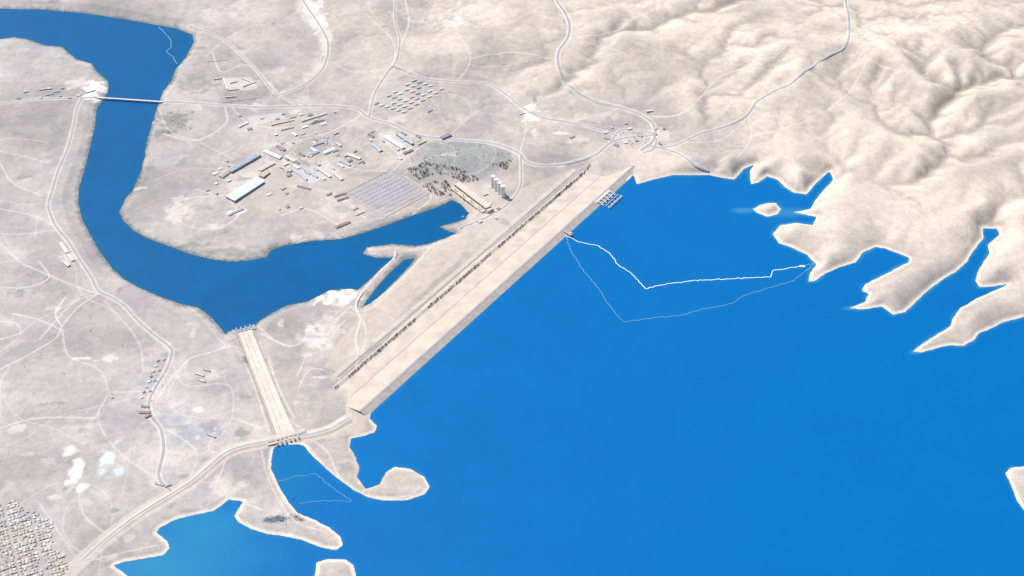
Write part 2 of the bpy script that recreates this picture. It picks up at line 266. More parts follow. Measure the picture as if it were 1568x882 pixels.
for k in range(75):
    for tr_ in range(20):
        p=np.array([rng.uniform(-4200,3800),rng.uniform(5000,11000)]); 
        j,i=np.searchsorted(ys,p[1]),np.searchsorted(xs,p[0])
        if dR[j,i]>60 and dr[j,i]>40 and abs(D[j,i])>500: break
    a=rng.uniform(0,6.28);q=[p];da_=rng.normal()*.04
    for s_ in range(rng.integers(8,30)):
        da_=da_*.8+rng.normal()*.07; a+=da_; p=p+45*np.array([math.cos(a),math.sin(a)])
        j,i=np.searchsorted(ys,p[1]),np.searchsorted(xs,p[0])
        if dR[j,i]<25 or dr[j,i]<15 or (0<S[j,i]<DL and -20<D[j,i]<400): break
        q.append(p)
    if len(q)>4: line(np.array(q),5,PALE,rng.uniform(.25,.6),world=True)
for k in range(230):
    px,py=rng.uniform(0,900),rng.uniform(0,860)
    c=G([(px,py)])[0]; j,i=np.searchsorted(ys,c[1]),np.searchsorted(xs,c[0])
    if dR[j,i]<40 or dr[j,i]<30 or (-50<D[j,i]<350 and 0<S[j,i]<DL): continue
    blob(px,py,rng.uniform(3,18),rng.uniform(2,8),[PALE,GRN,GRY,WH,BLU][rng.choice(5,p=[.36,.18,.30,.04,.12])],rng.uniform(.25,.6))
# ------------------------------------------------------------------ material helpers
def newmat(name):
    m=bpy.data.materials.new(name); m.use_nodes=True; nt=m.node_tree; return m,nt,nt.nodes['Principled BSDF']
_mc={}
def mat(name,col,rough=.85,ns=.08,var=.2,metal=0):
    if name in _mc: return _mc[name]
    m,nt,b=newmat(name); N=nt.nodes.new; L=nt.links.new
    tc=N('ShaderNodeTexCoord'); n=N('ShaderNodeTexNoise'); n.inputs['Scale'].default_value=ns; n.inputs['Detail'].default_value=6
    L(tc.outputs['Object'],n.inputs['Vector'])
    r=N('ShaderNodeMapRange'); r.inputs[1].default_value=.3; r.inputs[2].default_value=.7; r.inputs[3].default_value=1-var; r.inputs[4].default_value=1+var
    L(n.outputs['Fac'],r.inputs[0])
    mx=N('ShaderNodeVectorMath'); mx.operation='SCALE'; mx.inputs[0].default_value=col; L(r.outputs[0],mx.inputs['Scale'])
    L(mx.outputs[0],b.inputs['Base Color']); b.inputs['Roughness'].default_value=rough; b.inputs['Metallic'].default_value=metal
    b.inputs['Specular IOR Level'].default_value=.2
    _mc[name]=m; return m
def attr_mat(name,attr,rough,scales,spec=.15,bump=0,bsc=.05,scrub=False):
    m,nt,b=newmat(name); N=nt.nodes.new; L=nt.links.new
    at=N('ShaderNodeAttribute'); at.attribute_name=attr; cur=at.outputs['Color']; tc=N('ShaderNodeTexCoord')
    for sc,var in scales:
        n=N('ShaderNodeTexNoise'); n.inputs['Scale'].default_value=sc; n.inputs['Detail'].default_value=5; n.inputs['Roughness'].default_value=.65
        L(tc.outputs['Object'],n.inputs['Vector'])
        r=N('ShaderNodeMapRange'); r.inputs[1].default_value=.3; r.inputs[2].default_value=.7; r.inputs[3].default_value=1-var; r.inputs[4].default_value=1+var
        L(n.outputs['Fac'],r.inputs[0]); mx=N('ShaderNodeVectorMath'); mx.operation='SCALE'; L(cur,mx.inputs[0]); L(r.outputs[0],mx.inputs['Scale']); cur=mx.outputs[0]
    if scrub:
        for sc,lo,hi,dk_ in ((.045,.60,.70,.72),(.012,.58,.68,.86)):
            n=N('ShaderNodeTexNoise'); n.inputs['Scale'].default_value=sc; n.inputs['Detail'].default_value=8; n.inputs['Roughness'].default_value=.75
            L(tc.outputs['Object'],n.inputs['Vector'])
            r=N('ShaderNodeMapRange'); r.inputs[1].default_value=lo; r.inputs[2].default_value=hi; r.inputs[3].default_value=1; r.inputs[4].default_value=dk_
            L(n.outputs['Fac'],r.inputs[0]); mx=N('ShaderNodeVectorMath'); mx.operation='SCALE'; L(cur,mx.inputs[0]); L(r.outputs[0],mx.inputs['Scale']); cur=mx.outputs[0]
    L(cur,b.inputs['Base Color']); b.inputs['Roughness'].default_value=rough; b.inputs['Specular IOR Level'].default_value=spec
    if bump:
        n=N('ShaderNodeTexNoise'); n.inputs['Scale'].default_value=bsc; n.inputs['Detail'].default_value=6; L(tc.outputs['Object'],n.inputs['Vector'])
        bp=N('ShaderNodeBump'); bp.inputs['Strength'].default_value=1; bp.inputs['Distance'].default_value=bump; L(n.outputs['Fac'],bp.inputs['Height']); L(bp.outputs[0],b.inputs['Normal'])
    return m
def mesh_obj(name,v,f,mats,fm=None,smooth=False,parent=None,col=None,cname='tone',loc=None):
    me=bpy.data.meshes.new(name)
    v=np.asarray(v,np.float32)
    if isinstance(f,np.ndarray):
        me.vertices.add(len(v)); me.vertices.foreach_set('co',v.ravel())
        k=f.shape[1]; me.loops.add(f.size); me.loops.foreach_set('vertex_index',f.astype(np.int32).ravel())
        me.polygons.add(len(f)); me.polygons.foreach_set('loop_start',np.arange(0,f.size,k,dtype=np.int32)); me.polygons.foreach_set('loop_total',np.full(len(f),k,np.int32))
        me.update(calc_edges=True)
    else:
        me.from_pydata(v.tolist(),[],f); me.update()
    for m in (mats if isinstance(mats,(list,tuple)) else [mats]): me.materials.append(m)
    if fm is not None: me.polygons.foreach_set('material_index',np.array(fm,np.int32))
    if smooth: me.polygons.foreach_set('use_smooth',np.ones(len(me.polygons),bool))
    if col is not None:
        a=me.color_attributes.new(cname,'FLOAT_COLOR','POINT'); c4=np.ones((len(v),4),np.float32); c4[:,:3]=col; a.data.foreach_set('color',c4.ravel())
    o=bpy.data.objects.new(name,me); scene.collection.objects.link(o)
    if parent: o.parent=parent
    if loc is not None: o.location=loc
    return o
def gridmesh(name,X,Y,Z,mask,m,col,cname):
    ny,nx=X.shape; idx=np.arange(ny*nx).reshape(ny,nx)
    f=np.stack([idx[:-1,:-1],idx[:-1,1:],idx[1:,1:],idx[1:,:-1]],-1).reshape(-1,4)
    if mask is not None:
        mk=(mask[:-1,:-1]|mask[:-1,1:]|mask[1:,1:]|mask[1:,:-1]).ravel(); f=f[mk]
    v=np.stack([X,Y,np.broadcast_to(Z,X.shape)],-1).reshape(-1,3); c=col.reshape(-1,3)
    if mask is not None:
        used=np.unique(f); rm=np.zeros(len(v),np.int64); rm[used]=np.arange(len(used)); f=rm[f]; v=v[used]; c=c[used]
    return mesh_obj(name,v,f,m,smooth=True,col=c,cname=cname)
main=[([(-150,168),(0,158),(60,152),(125,150),(155,150)],15),([(243,157),(300,158),(345,161),(400,164),(470,162),(520,163),(548,168),(565,180),(600,190),(640,207),(690,213),(740,217),(770,224),(795,235),(805,247),(830,253),(870,250),(910,238),(935,218),(960,211),(1000,207)],17),
([(125,151),(118,165),(113,190),(104,225),(90,258),(80,290),(74,315),(82,340),(92,355),(105,370),(120,395),(140,425),(150,445),(170,455),(190,468),(210,490),(235,512),(258,530),(263,540),(255,565),(240,590),(228,615),(232,638),(246,658),(250,690),(243,730),(262,752)],15),
([(565,178),(575,140),(598,105),(612,105),(650,120),(700,125),(745,128),(775,145),(800,165),(830,180),(870,187),(920,200),(945,208)],14),
([(840,-40),(852,0),(865,20),(872,40),(868,60),(855,80),(855,100),(862,122),(880,138),(910,155),(950,165),(985,178),(1002,195),(1000,215),(982,230)],19),
([(1290,-30),(1295,0),(1300,35),(1297,65),(1270,85),(1240,105),(1215,125),(1185,140),(1160,155),(1145,175),(1120,190),(1080,202),(1040,220),(1012,226)],14),
([(430,145),(465,130),(490,110),(500,90),(502,65),(490,40),(470,10),(450,-20)],14),
([(290,40),(340,60),(370,85),(395,110),(425,145),(470,161)],12),([(606,-20),(605,30),(612,60),(608,90),(598,105)],11),
([(797,237),(798,260),(795,290),(770,318),(735,337),(704,350)],13),([(935,218),(950,200),(985,200),(1004,212),(1000,228),(985,234)],13),
([(990,222),(1030,232),(1060,250),(1085,262)],15)]
for p,w in main: line(p,w*2.4,(.62,.56,.495),.65)
dk_p=smooth_line(P([(535,640),(505,657),(470,666),(440,669),(408,676),(370,684),(345,694),(318,716),(295,736),(262,757),(215,786),(165,823),(105,877),(60,915)],66),14)
line(dk_p,95,(.54,.47,.405),.7,world=True)
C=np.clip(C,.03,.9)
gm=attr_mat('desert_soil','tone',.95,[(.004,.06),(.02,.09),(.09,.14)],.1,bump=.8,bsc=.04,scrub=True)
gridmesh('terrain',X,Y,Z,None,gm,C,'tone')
# ------------------------------------------------------------------ water
deep=np.array([.000,.120,.345]); riv=np.array([.000,.088,.240]); teal=np.array([.01,.20,.34]); shal=np.array([.07,.28,.38])
Xd,Yd=X[::2,::2],Y[::2,::2]; dRd=dR[::2,::2]; drd=dr[::2,::2]
wn=fbm(Xd,Yd,600,4,300); wn2=fbm(Xd,Yd,160,3,310)
Wc=np.broadcast_to(deep,Xd.shape+(3,))*(1+.05*wn+.02*wn2)[...,None]
eastw=sm(500,1800,Xd)*sm(5000,6500,Yd); Wc=lerp(Wc,shal,sm(-24-20*wn2,2,dRd)*(.12+.33*eastw)*sm(-.5,.3,wn2+wn+.2))
def wblob(px,py,rx,ry,col,st):
    global Wc
    c=np.array(unproj(px,py,RES)); a=unproj(px+rx,py,RES)[0]-c[0]; b=unproj(px,py-ry,RES)[1]-c[1]
    Wc=lerp(Wc,np.array(col),sm(1.5,.3,np.sqrt(((Xd-c[0])/a)**2+((Yd-c[1])/b)**2)+.3*wn2)*st)
wblob(290,850,120,55,teal,.6); wblob(220,870,60,25,teal,.4); wblob(330,800,70,25,teal,.5); wblob(440,730,40,60,(.0,.14,.32),.7); wblob(1138,322,18,4,shal,.4); wblob(1215,345,12,4,(.2,.4,.45),.5); wblob(1205,325,30,8,shal,.3); wblob(1300,472,12,3,shal,.3); wblob(1400,540,8,3,shal,.3); wblob(570,720,25,25,(.0,.14,.36),.5)
wm=attr_mat('reservoir_surface','wtone',.35,[(.003,.03),(.03,.03),(.12,.03)],.10,bump=.5,bsc=.06)
gridmesh('reservoir_water',Xd,Yd,RES,dRd<10,wm,Wc,'wtone')
Rc=np.broadcast_to(riv,Xd.shape+(3,))*(1+.12*wn+.10*wn2)[...,None]
Rc=lerp(Rc,np.array([.01,.10,.17]),sm(-40,-2,drd)*.55)
gridmesh('river_water',Xd,Yd,0.0,(drd<10)&(Yd<40000),wm,Rc,'wtone')
print('ground done',time.time()-T0)
# ------------------------------------------------------------------ dam
def sweep(name,path,prof,mats,pm):
    path=np.asarray(path); t=np.gradient(path,axis=0); t/=np.linalg.norm(t,axis=1)[:,None]; n=np.stack([-t[:,1],t[:,0]],1)
    v=[];k=len(prof)
    for i in range(len(path)):
        for d,z in prof: v.append((path[i,0]+n[i,0]*d,path[i,1]+n[i,1]*d,z))
    f=[];fm=[]
    for i in range(len(path)-1):
        for j in range(k-1):
            f.append((i*k+j,i*k+j+1,(i+1)*k+j+1,(i+1)*k+j)); fm.append(pm[j])
    return mesh_obj(name,v,f,mats,fm)
riprap=mat('riprap_stone',(.39,.35,.31),.95,.03,.14); fill=mat('compacted_earth_fill',(.52,.44,.365),.95,.010,.12); fill2=mat('lower_earth_fill',(.49,.415,.345),.95,.014,.14); road_p=mat('pale_road',(.57,.525,.475),.9,.02,.08); berm=mat('berm_soil',(.37,.33,.295),.95,.02,.16)
asph=mat('dusty_asphalt',(.335,.335,.345),.85,.02,.08); conc=mat('concrete',(.50,.46,.41),.85,.03,.10); dk=mat('dark_opening',(.05,.06,.08),.4,.1,.1)
sp=np.linspace(-40,DL+90,160); path=da[None]+ax[None]*sp[:,None]
h2=.5*(DT-72)
prof2=[(-90,26),(0,55),(44,66.9),(45,68.4),(46,68.4),(46,67.5),(60,67.5),(60+h2,45.5),(68+h2,45),(DT-14,21),(DT-6,20.9),(DT+2,20.9),(DT+14,20.5),(DT+70,8),(DT+110,-3)]
pm=[0,0,3,3,3,1,2,1,4,3,1,3,4,4]
sweep('embankment_dam',path,prof2,[riprap,asph,fill,berm,fill2],pm)
def strip(name,pts,w,m,lift=1.6,shoulder=None,world=False,step=14):
    p=pts if world else smooth_line(G(pts),step)
    t=np.gradient(p,axis=0); t/=np.linalg.norm(t,axis=1)[:,None]+1e-9; n=np.stack([-t[:,1],t[:,0]],1)
    offs=[-.5,-.17,.17,.5]; zc=np.max([hgt(p[:,0]+n[:,0]*w*o,p[:,1]+n[:,1]*w*o) for o in (-.6,-.3,0,.3,.6)],axis=0)
    zc=np.maximum(zc,np.convolve(np.pad(zc,2,'edge'),np.ones(5)/5,'valid'))+lift
    v=[]
    for i in range(len(p)):
        for o in offs: v.append((p[i,0]+n[i,0]*w*o,p[i,1]+n[i,1]*w*o,zc[i]))
        v.append((p[i,0]+n[i,0]*w*.8,p[i,1]+n[i,1]*w*.8,zc[i]-5)); v.append((p[i,0]-n[i,0]*w*.8,p[i,1]-n[i,1]*w*.8,zc[i]-5))
    f=[];fm=[];order=[5,0,1,2,3,4]
    for i in range(len(p)-1):
        for j in range(5):
            a,b=order[j],order[j+1]; f.append((i*6+a,i*6+b,(i+1)*6+b,(i+1)*6+a)); fm.append(1 if j in(0,4) else 0)
    return mesh_obj(name,v,f,[m,shoulder or road_p],fm)
for p,w in main: strip('road',p,w,asph)
strip('road',[(605,384),(603,396),(585,414),(565,436),(550,455),(545,470),(552,490),(545,520),(550,545)],13,road_p)
strip('toe_road',toe(DT+58,140,DL-150),9,asph,world=True)
sweep('earth_dike',dk_p,[(-60,50),(-13,67.6),(-7,67.6),(7,67.6),(13,67.6),(70,46)],[fill,road_p,asph],[0,1,2,1,0])
# ------------------------------------------------------------------ spillway
def box(c,size,rot=0.0):
    x,y,z=c;a,b,h=size; cr,sr=math.cos(rot),math.sin(rot); v=[]
    for zz in (z,z+h):
        for sx,sy in((-1,-1),(1,-1),(1,1),(-1,1)):
            u,w=sx*a/2,sy*b/2; v.append((x+u*cr-w*sr,y+u*sr+w*cr,zz))
    return v,[(0,3,2,1),(4,5,6,7),(0,1,5,4),(1,2,6,5),(2,3,7,6),(3,0,4,7)]
class MB:
    def __init__(s): s.v=[];s.f=[];s.m=[]
    def add(s,v,f,m=0):
        o=len(s.v); s.v+=list(v); s.f+=[tuple(i+o for i in q) for q in f]; s.m+=[m]*len(f)
    def box(s,c,size,rot=0,m=0): s.add(*box(c,size,rot),m=m)
    def obj(s,name,mats,parent=None,loc=None,smooth=False): return mesh_obj(name,s.v,s.f,mats,s.m,parent=parent,loc=loc,smooth=smooth)
def empty(name,loc=(0,0,0),rot=0):
    e=bpy.data.objects.new(name,None); scene.collection.objects.link(e); e.location=loc; e.rotation_euler[2]=rot; return e
spw=empty('spillway')
chute=mat('spillway_concrete',(.60,.53,.46),.85,.02,.12); wc=mat('weathered_concrete',(.34,.35,.36))
mb=MB(); K=60
for i in range(K+1):
    s=SL*i/K; w=float(spw_w(s)); z=float(spz(s))
    for o,dz in ((-w-5,-3),(-w-5,11),(-w,11),(-w,0),(-w/3-1,0),(-w/3-1,2),(-w/3+1,2),(-w/3+1,0),(w/3-1,0),(w/3-1,2),(w/3+1,2),(w/3+1,0),(w,0),(w,11),(w+5,11),(w+5,-3)):
        q=sp0+sa*s+sn*o; mb.v.append((q[0],q[1],z+dz))
for i in range(K):
    for j in range(15): mb.f.append((i*16+j,i*16+j+1,(i+1)*16+j+1,(i+1)*16+j)); mb.m.append(1 if j in(3,7,11) else (2 if j in (4,5,6,8,9,10) else 0))
mb.obj('chute',[conc,chute,wc],spw)
ra=math.atan2(sa[1],sa[0])
mb=MB()
for k in range(6):
    o=-SW0+k*(2*SW0/5); q=sp0+sn*o-sa*28; mb.box((q[0],q[1],36),(58,6,36),ra)
for k in range(5):
    o=-SW0+(k+.5)*(2*SW0/5); q=sp0+sn*o-sa*22; mb.box((q[0],q[1],36),(3,2*SW0/5-6.2,23),ra,m=1); q=sp0+sn*o+sa*2; mb.box((q[0],q[1],36),(30,2*SW0/5-6.2,16.5),ra,m=0)
for o in(-SW0-28,SW0+28): q=sp0+sn*o-sa*10; mb.box((q[0],q[1],40),(60,50,27.5),ra)
mb.obj('gate_piers',[conc,mat('steel_gate',(.08,.14,.20),.5)],spw)
mb=MB(); q=sp0-sa*14; mb.box((q[0],q[1],69),(15,2*SW0+100,2.2),ra,m=0); mb.box((q[0],q[1],71.2),(9,2*SW0+100,.3),ra,m=1)
for k in range(6):
    o=-SW0+k*(2*SW0/5); q=sp0+sn*o-sa*44; mb.box((q[0],q[1],72),(8,8,6),ra,m=0)
mb.obj('gate_bridge',[conc,asph],spw)
SW1=44
mb=MB(); q=sp0+sa*(SL+8); mb.box((q[0],q[1],-6),(26,2*SW1+34,15),ra)
for k in range(4):
    o=-SW1+k*(2*SW1/3); q=sp0+sa*(SL+24)+sn*o; mb.box((q[0],q[1],-6),(28,8,19),ra)
for o in(-SW1-22,SW1+22): q=sp0+sa*(SL+4)+sn*o; mb.box((q[0],q[1],-6),(46,20,18),ra)
mb.obj('flip_bucket',[wc],spw)
# ------------------------------------------------------------------ bridge
b0=G([(150,150)])[0]; b1=G([(246,157.5)])[0]; e=b1-b0; BL=np.linalg.norm(e); e/=BL; ang=math.atan2(e[1],e[0]); br=empty('road_bridge')
zb=14.0; mb=MB(); c=(b0+b1)/2; mb.box((c[0],c[1],zb),(BL+40,16,2.0),ang); nn=np.array([-e[1],e[0]])
for o in(-7,7): q=c+nn*o; mb.box((q[0],q[1],zb+2.004),(BL+40,.6,1.2),ang)
mb.obj('deck',[mat('bridge_deck_concrete',(.64,.62,.58),.85,.03,.08)],br); mb=MB()
for k in range(11):
    q=b0+e*BL*(k+.5)/11; mb.box((q[0],q[1],-6),(4,10,zb+6-.01),ang); mb.box((q[0],q[1],-6),(8,13,8),ang)
mb.obj('piers',[mat('pier_concrete',(.38,.38,.37))],br)
# ------------------------------------------------------------------ buildings
walls={'w':mat('pale_render',(.54,.51,.46)),'b':mat('beige_render',(.44,.37,.295)),'g':mat('grey_cladding',(.34,.365,.40))}
roofs={'w':mat('white_roof_sheet',(.70,.75,.78),.6,.05,.08),'b':mat('blue_grey_roof',(.40,.45,.51),.6,.05,.12),'t':mat('tan_roof',(.48,.41,.335),.8,.05,.15),'r':mat('red_roof_sheet',(.38,.24,.25),.7,.05,.15),'d':mat('weathered_roof',(.25,.26,.29),.8,.05,.15),'c':mat('cream_roof',(.62,.56,.48),.8,.05,.1)}
def building(name,p1,p2,width,h,wall='w',roof='w',kind='gable',n=1):
    a,b=G([p1,p2]); L=max(np.linalg.norm(b-a),8); c=(a+b)/2; ang=math.atan2(*(b-a)[::-1]); z=float(min(hgt(c[0],c[1]),hgt(*a),hgt(*b)))
    dz=float(max(hgt(*a),hgt(*b),hgt(c[0],c[1])))-z; h=h+dz
    e=empty(name,(c[0],c[1],z),ang); W2,L2=width/2,L/2
    m=MB(); m.box((0,0,-3),(L,width,h+3)); m.obj('walls',[walls[wall]],e)
    m=MB()
    if kind=='gable':
        k=n; ww=width/k; rise=max(1.5,ww*.16)
        for i in range(k):
            y0=-W2+i*ww;x0=L2+1; y1=y0+ww; ov=.8
            ya=y0-(ov if i==0 else 0); yb=y1+(ov if i==k-1 else 0); ym=(y0+y1)/2
            v=[(-x0,ya,h+.05),(x0,ya,h+.05),(x0,ym,h+rise),(-x0,ym,h+rise),(-x0,yb,h+.05),(x0,yb,h+.05)]
            m.add(v,[(0,1,2,3),(3,2,5,4),(0,3,4),(1,5,2)])
            m.box((0,ym,h+rise-.02),(L*.86,1.6,.9))
            if L>60:
                for q in range(int(L/22)): m.box((-L2+11+q*22,ym+ww*.25,h+rise*.5),(2.4,2.4,2.2))
    else:
        m.box((0,0,h+.01),(L+.8,width+.8,.7))
        for sy in(1,-1): m.box((0,sy*(W2+.15),h+.712),(L+.8,.5,1.0))
        for sx in(-1,1): m.box((sx*(L2+.15),0,h+.712),(.5,width-.3,1.0))
        m.box((L*.22,W2*.2,h+.713),(min(6,L*.2),min(5,width*.3),3))
    m.obj('roof',[roofs[roof]],e)
    m=MB(); st=max(1,int((h-dz)/3.6)); nw=max(2,int(L/6))
    for f in range(st):
        for k in range(nw):
            x=-L2+L*(k+.5)/nw
            for sy in(-1,1):
                if f==0 and k==nw//2: continue
                m.box((x,sy*(W2+.03),dz+f*3.6+1.2),(2.2,.12,1.4))
    m.obj('windows',[dk],e)
    m=MB(); x=-L2+L*(nw//2+.5)/nw
    for sy in(-1,1): m.box((x,sy*(W2+.03),dz),(min(3.4,L*.3),.16,2.8))
    m.obj('door',[roofs['d']],e)
    return e
B=building
B('factory_building',(353,307),(399,277),90,16,'g','w','gable',4)
B('factory_building',(352,264),(397,238),42,16,'b','b','gable',2)
B('warehouse',(338,272),(352,262),40,10,'w','t'); B('warehouse',(400,272),(410,264),45,12,'b','t','flat'); B('warehouse',(398,262),(420,250),26,9,'b','c')
B('warehouse',(405,232),(430,243),30,9,'w','w'); B('warehouse',(424,224),(436,231),26,8,'b','d'); B('workshop',(437,240),(452,248),26,8,'w','c','flat'); B('workshop',(430,256),(446,263),28,8,'b','t','flat')
B('workshop',(452,262),(470,276),18,7,'w','b'); B('workshop',(462,256),(486,272),16,7,'w','b'); B('workshop',(486,258),(506,272),20,8,'b','c','flat'); B('workshop',(508,262),(524,276),24,8,'w','c')
B('warehouse',(470,240),(488,232),28,8,'w','b'); B('warehouse',(495,236),(512,228),28,8,'w','w'); B('warehouse',(478,224),(500,216),22,8,'w','b'); B('warehouse',(530,236),(552,244),28,8,'w','c','flat')
B('workshop',(520,246),(536,254),20,7,'g','b'); B('workshop',(350,330),(372,320),18,7,'w','b'); B('workshop',(455,285),(475,290),16,6,'w','d')
B('warehouse',(590,210),(618,228),34,10,'w','w','gable',2); B('warehouse',(572,222),(584,232),24,9,'w','b'); B('office_building',(608,206),(632,222),24,12,'g','b','flat'); B('office_building',(618,236),(632,230),20,9,'w','d','flat')
B('office_building',(676,213),(690,207),30,12,'g','d','flat'); B('workshop',(640,222),(652,216),16,8,'w','c')
B('workshop',(366,195),(380,188),16,7,'w','w'); B('long_shed',(415,192),(450,184),15,6,'b','c'); B('long_shed',(462,186),(500,174),17,6,'b','c'); B('long_shed',(430,200),(450,195),13,6,'w','t'); B('long_shed',(476,190),(496,184),13,6,'b','d')
for a,b in [((512,302),(530,296)),((516,308),(534,302)),((500,300),(508,296))]: B('substation_house',a,b,14,7,'w','r')
B('substation_house',(514,349),(536,340),22,9,'w','r'); B('substation_house',(545,330),(558,324),14,6,'b','c'); B('substation_house',(540,322),(548,318),14,6,'w','b','flat')
for a,b,w in [((342,120),(349,138),14),((350,139),(366,137),12),((352,128),(364,125),10),((370,120),(388,128),10),((372,133),(392,126),10),((328,122),(340,120),12),((345,150),(362,148),10)]: B('barrack_block',a,b,w,6,'w','c','flat')
def inpoly(x,y,p):
    c=False
    for i in range(len(p)):
        a,b=p[i],p[i-1]
        if (a[1]>y)!=(b[1]>y) and x<(b[0]-a[0])*(y-a[1])/(b[1]-a[1])+a[0]: c=not c
    return c
def clutter(pl,n,dirs,lmin=4,lmax=12,gap=11):
    xs_=[q[0] for q in pl];ys_=[q[1] for q in pl]; k=0;placed=[]
    for _ in range(n*12):
        if k>=n: break
        x,y=rng.uniform(min(xs_),max(xs_)),rng.uniform(min(ys_),max(ys_))
        if not inpoly(x,y,pl) or any(abs(x-u)<gap and abs(y-v)<gap*.55 for u,v in placed): continue
        d=dirs[rng.integers(len(dirs))]; l=rng.uniform(lmin,lmax); placed.append((x,y)); k+=1
        B(['workshop','storage_shed','site_hut'][rng.integers(3)],(x-d[0]*l/2,y-d[1]*l/2),(x+d[0]*l/2,y+d[1]*l/2),rng.uniform(10,26),rng.uniform(4,8),'wbg'[rng.integers(3)],'wbtcd'[rng.integers(5)],['flat','gable'][rng.integers(2)])
clutter([(415,205),(520,200),(560,250),(500,285),(440,270)],36,[(.9,-.4),(.8,.5)],3,10)
clutter([(330,250),(360,240),(345,300),(310,315)],9,[(.9,-.4),(.8,.5)],3,8); clutter([(405,290),(470,285),(480,320),(430,330)],7,[(.9,-.4)],3,8)
clutter([(560,195),(640,200),(670,215),(620,250),(570,235)],14,[(.8,.5),(.9,-.4)],3,10); clutter([(360,175),(520,168),(510,195),(380,200)],12,[(.95,-.25)],3,9)
clutter([(920,190),(1025,190),(1025,222),(940,225)],12,[(1,-.3),(.8,.4)],3,7); clutter([(20,140),(140,130),(140,150),(30,155)],8,[(1,-.1)],3,7); clutter([(700,325),(760,300),(765,335),(720,345)],6,[(.8,-.5)],3,7)
for r in range(6):
    for k in range(7):
        x=579+k*9.6+r*2.5; y=168-k*5.8
        if rng.random()<.08: continue
        x0=x+r*6.0-6; y0=y+r*2.6-8
        B('terrace_house',(x0,y0),(x0+6.5,y0-2.4),13,6,'w',['w','b','w','c'][rng.integers(4)],'gable' if r%2 else 'flat')
for k in range(8):
    B('camp_house',(215+k*3.6,610-k*8.0),(219+k*3.6,608-k*8.0),12,5,'w',['w','d','c'][k%3]); 
    if k%2: B('camp_house',(224+k*3.6,608-k*8.0),(228+k*3.6,606-k*8.0),11,5,'w',['c','b'][k%2])
B('villa',(213,632),(230,632),16,7,'w','r'); B('villa',(216,622),(228,624),14,7,'w','r'); B('villa',(222,640),(232,636),12,7,'b','r','flat')
for a,b in [((92,372),(103,388)),((103,390),(112,400)),((98,402),(106,408))]: B('guard_house',a,b,22,7,'b','c','flat')
for a,b in [((60,138),(74,136)),((80,142),(92,140)),((70,146),(82,144)),((132,142),(146,138))]: B('roadside_house',a,b,14,6,'w',['w','c','b'][rng.integers(3)],'flat')
for a,b in [((238,740),(250,744)),((252,746),(262,742)),((300,572),(312,576)),((305,582),(314,585)),((312,566),(322,569)),((165,600),(172,610)),((318,665),(330,670)),((872,212),(880,209)),((925,211),(934,214)),((990,172),(1000,170)),((740,300),(747,297)),((795,176),(803,173)),((655,172),(662,168)),((548,250),(556,246))]: B('site_hut',a,b,12,6,'w',['w','c','b','t'][rng.integers(4)],'flat')
# town bottom-left as one mass
mb=MB(); town=[(-120,765),(20,768),(55,785),(82,806),(80,838),(112,862),(70,900),(60,960),(-120,960)]; tt=[]
tp=G(town); cx_,cy_=tp.mean(0); tang=.42
for bi in range(-36,36):
    for bj in range(-32,32):
        lx=bi*19+(bi//6)*12; ly=bj*17+(bj//2)*9
        x=cx_+lx*math.cos(tang)-ly*math.sin(tang); y=cy_+lx*math.sin(tang)+ly*math.cos(tang)
        if sdf(tp,np.array([x]),np.array([y]))[0]+30*float(fbm(np.array([x]),np.array([y]),120,2,801)[0])>0: continue
        dens=float(fbm(np.array([x]),np.array([y]),170,2,800)[0])
        if dens>.20: 
            if rng.random()<.75: tt.append((x+rng.normal()*7,y+rng.normal()*7))
            continue
        if rng.random()<.14: continue
        if rng.random()<.25: tt.append((x+9,y+8))
        x+=rng.normal()*1.5;y+=rng.normal()*1.5
        z=float(hgt(x,y)); w=rng.uniform(8,14); l=rng.uniform(10,18); h=rng.uniform(3,6); t=tang+rng.integers(2)*1.5708
        mi=rng.choice(4,p=[.12,.38,.38,.12]); mb.box((x,y,z-2),(l,w,h+2),t,m=0); mb.box((x,y,z+h+.01),(l+.6,w+.6,.5),t,m=1+int(mi))
        mb.box((x+2,y+1,z+h+.52),(3.4,3,2.4),t,m=0)
        for q in(-.3,.3):
            for sg in (-1,1):
                mb.box((x+l*q*math.cos(t)-sg*(w/2+.05)*math.sin(t),y+l*q*math.sin(t)+sg*(w/2+.05)*math.cos(t),z+1.3),(2,.15,1.5),t,m=5)
mb.obj('town_houses',[walls['b'],roofs['w'],roofs['t'],roofs['c'],roofs['b'],dk])
# ------------------------------------------------------------------ power station
a,b=G([(700,286),(748,322)]); c=(a+b)/2; L=np.linalg.norm(b-a); ang=math.atan2(*(b-a)[::-1]); psz=float(hgt(*c)); ps=empty('power_station',(c[0],c[1],psz),ang)
ld=-1 if (np.dot(np.array([-math.sin(ang),math.cos(ang)]),np.array([-1,.0]))<0) else 1
m=MB(); m.box((0,0,-12),(L,46,44)); m.box((0,ld*40,-14),(L,33.9,26)); m.box((L*.5+14,0,-10),(27.9,50,34)); m.obj('hall',[mat('sandy_concrete',(.56,.48,.40))],ps)
m=MB(); m.box((0,0,32.01),(L+2,48,2))
for k in range(14): m.box((-L/2+L*(k+.5)/14,0,34.02),(3,40,1.6))
m.obj('roof',[roofs['c']],ps)
m=MB()
for k in range(14):
    for sy in(-1,1): m.box((-L/2+L*(k+.5)/14,sy*23.05,12.5),(L/14*.6,.4,15))
for k in range(8): m.box((-L/2+L*(k+.5)/8,ld*57,-8),(L/8*.7,.5,14))
m.obj('windows',[dk],ps)
m=MB()
for k in range(4): m.box((-L/2+L*(k+.5)/4,ld*50,12.02),(6,4,16)); m.box((-L/2+L*(k+.5)/4,ld*44,28.03),(4,22,3))
m.obj('gantry_cranes',[mat('crane_paint',(.55,.50,.25),.5)],ps)
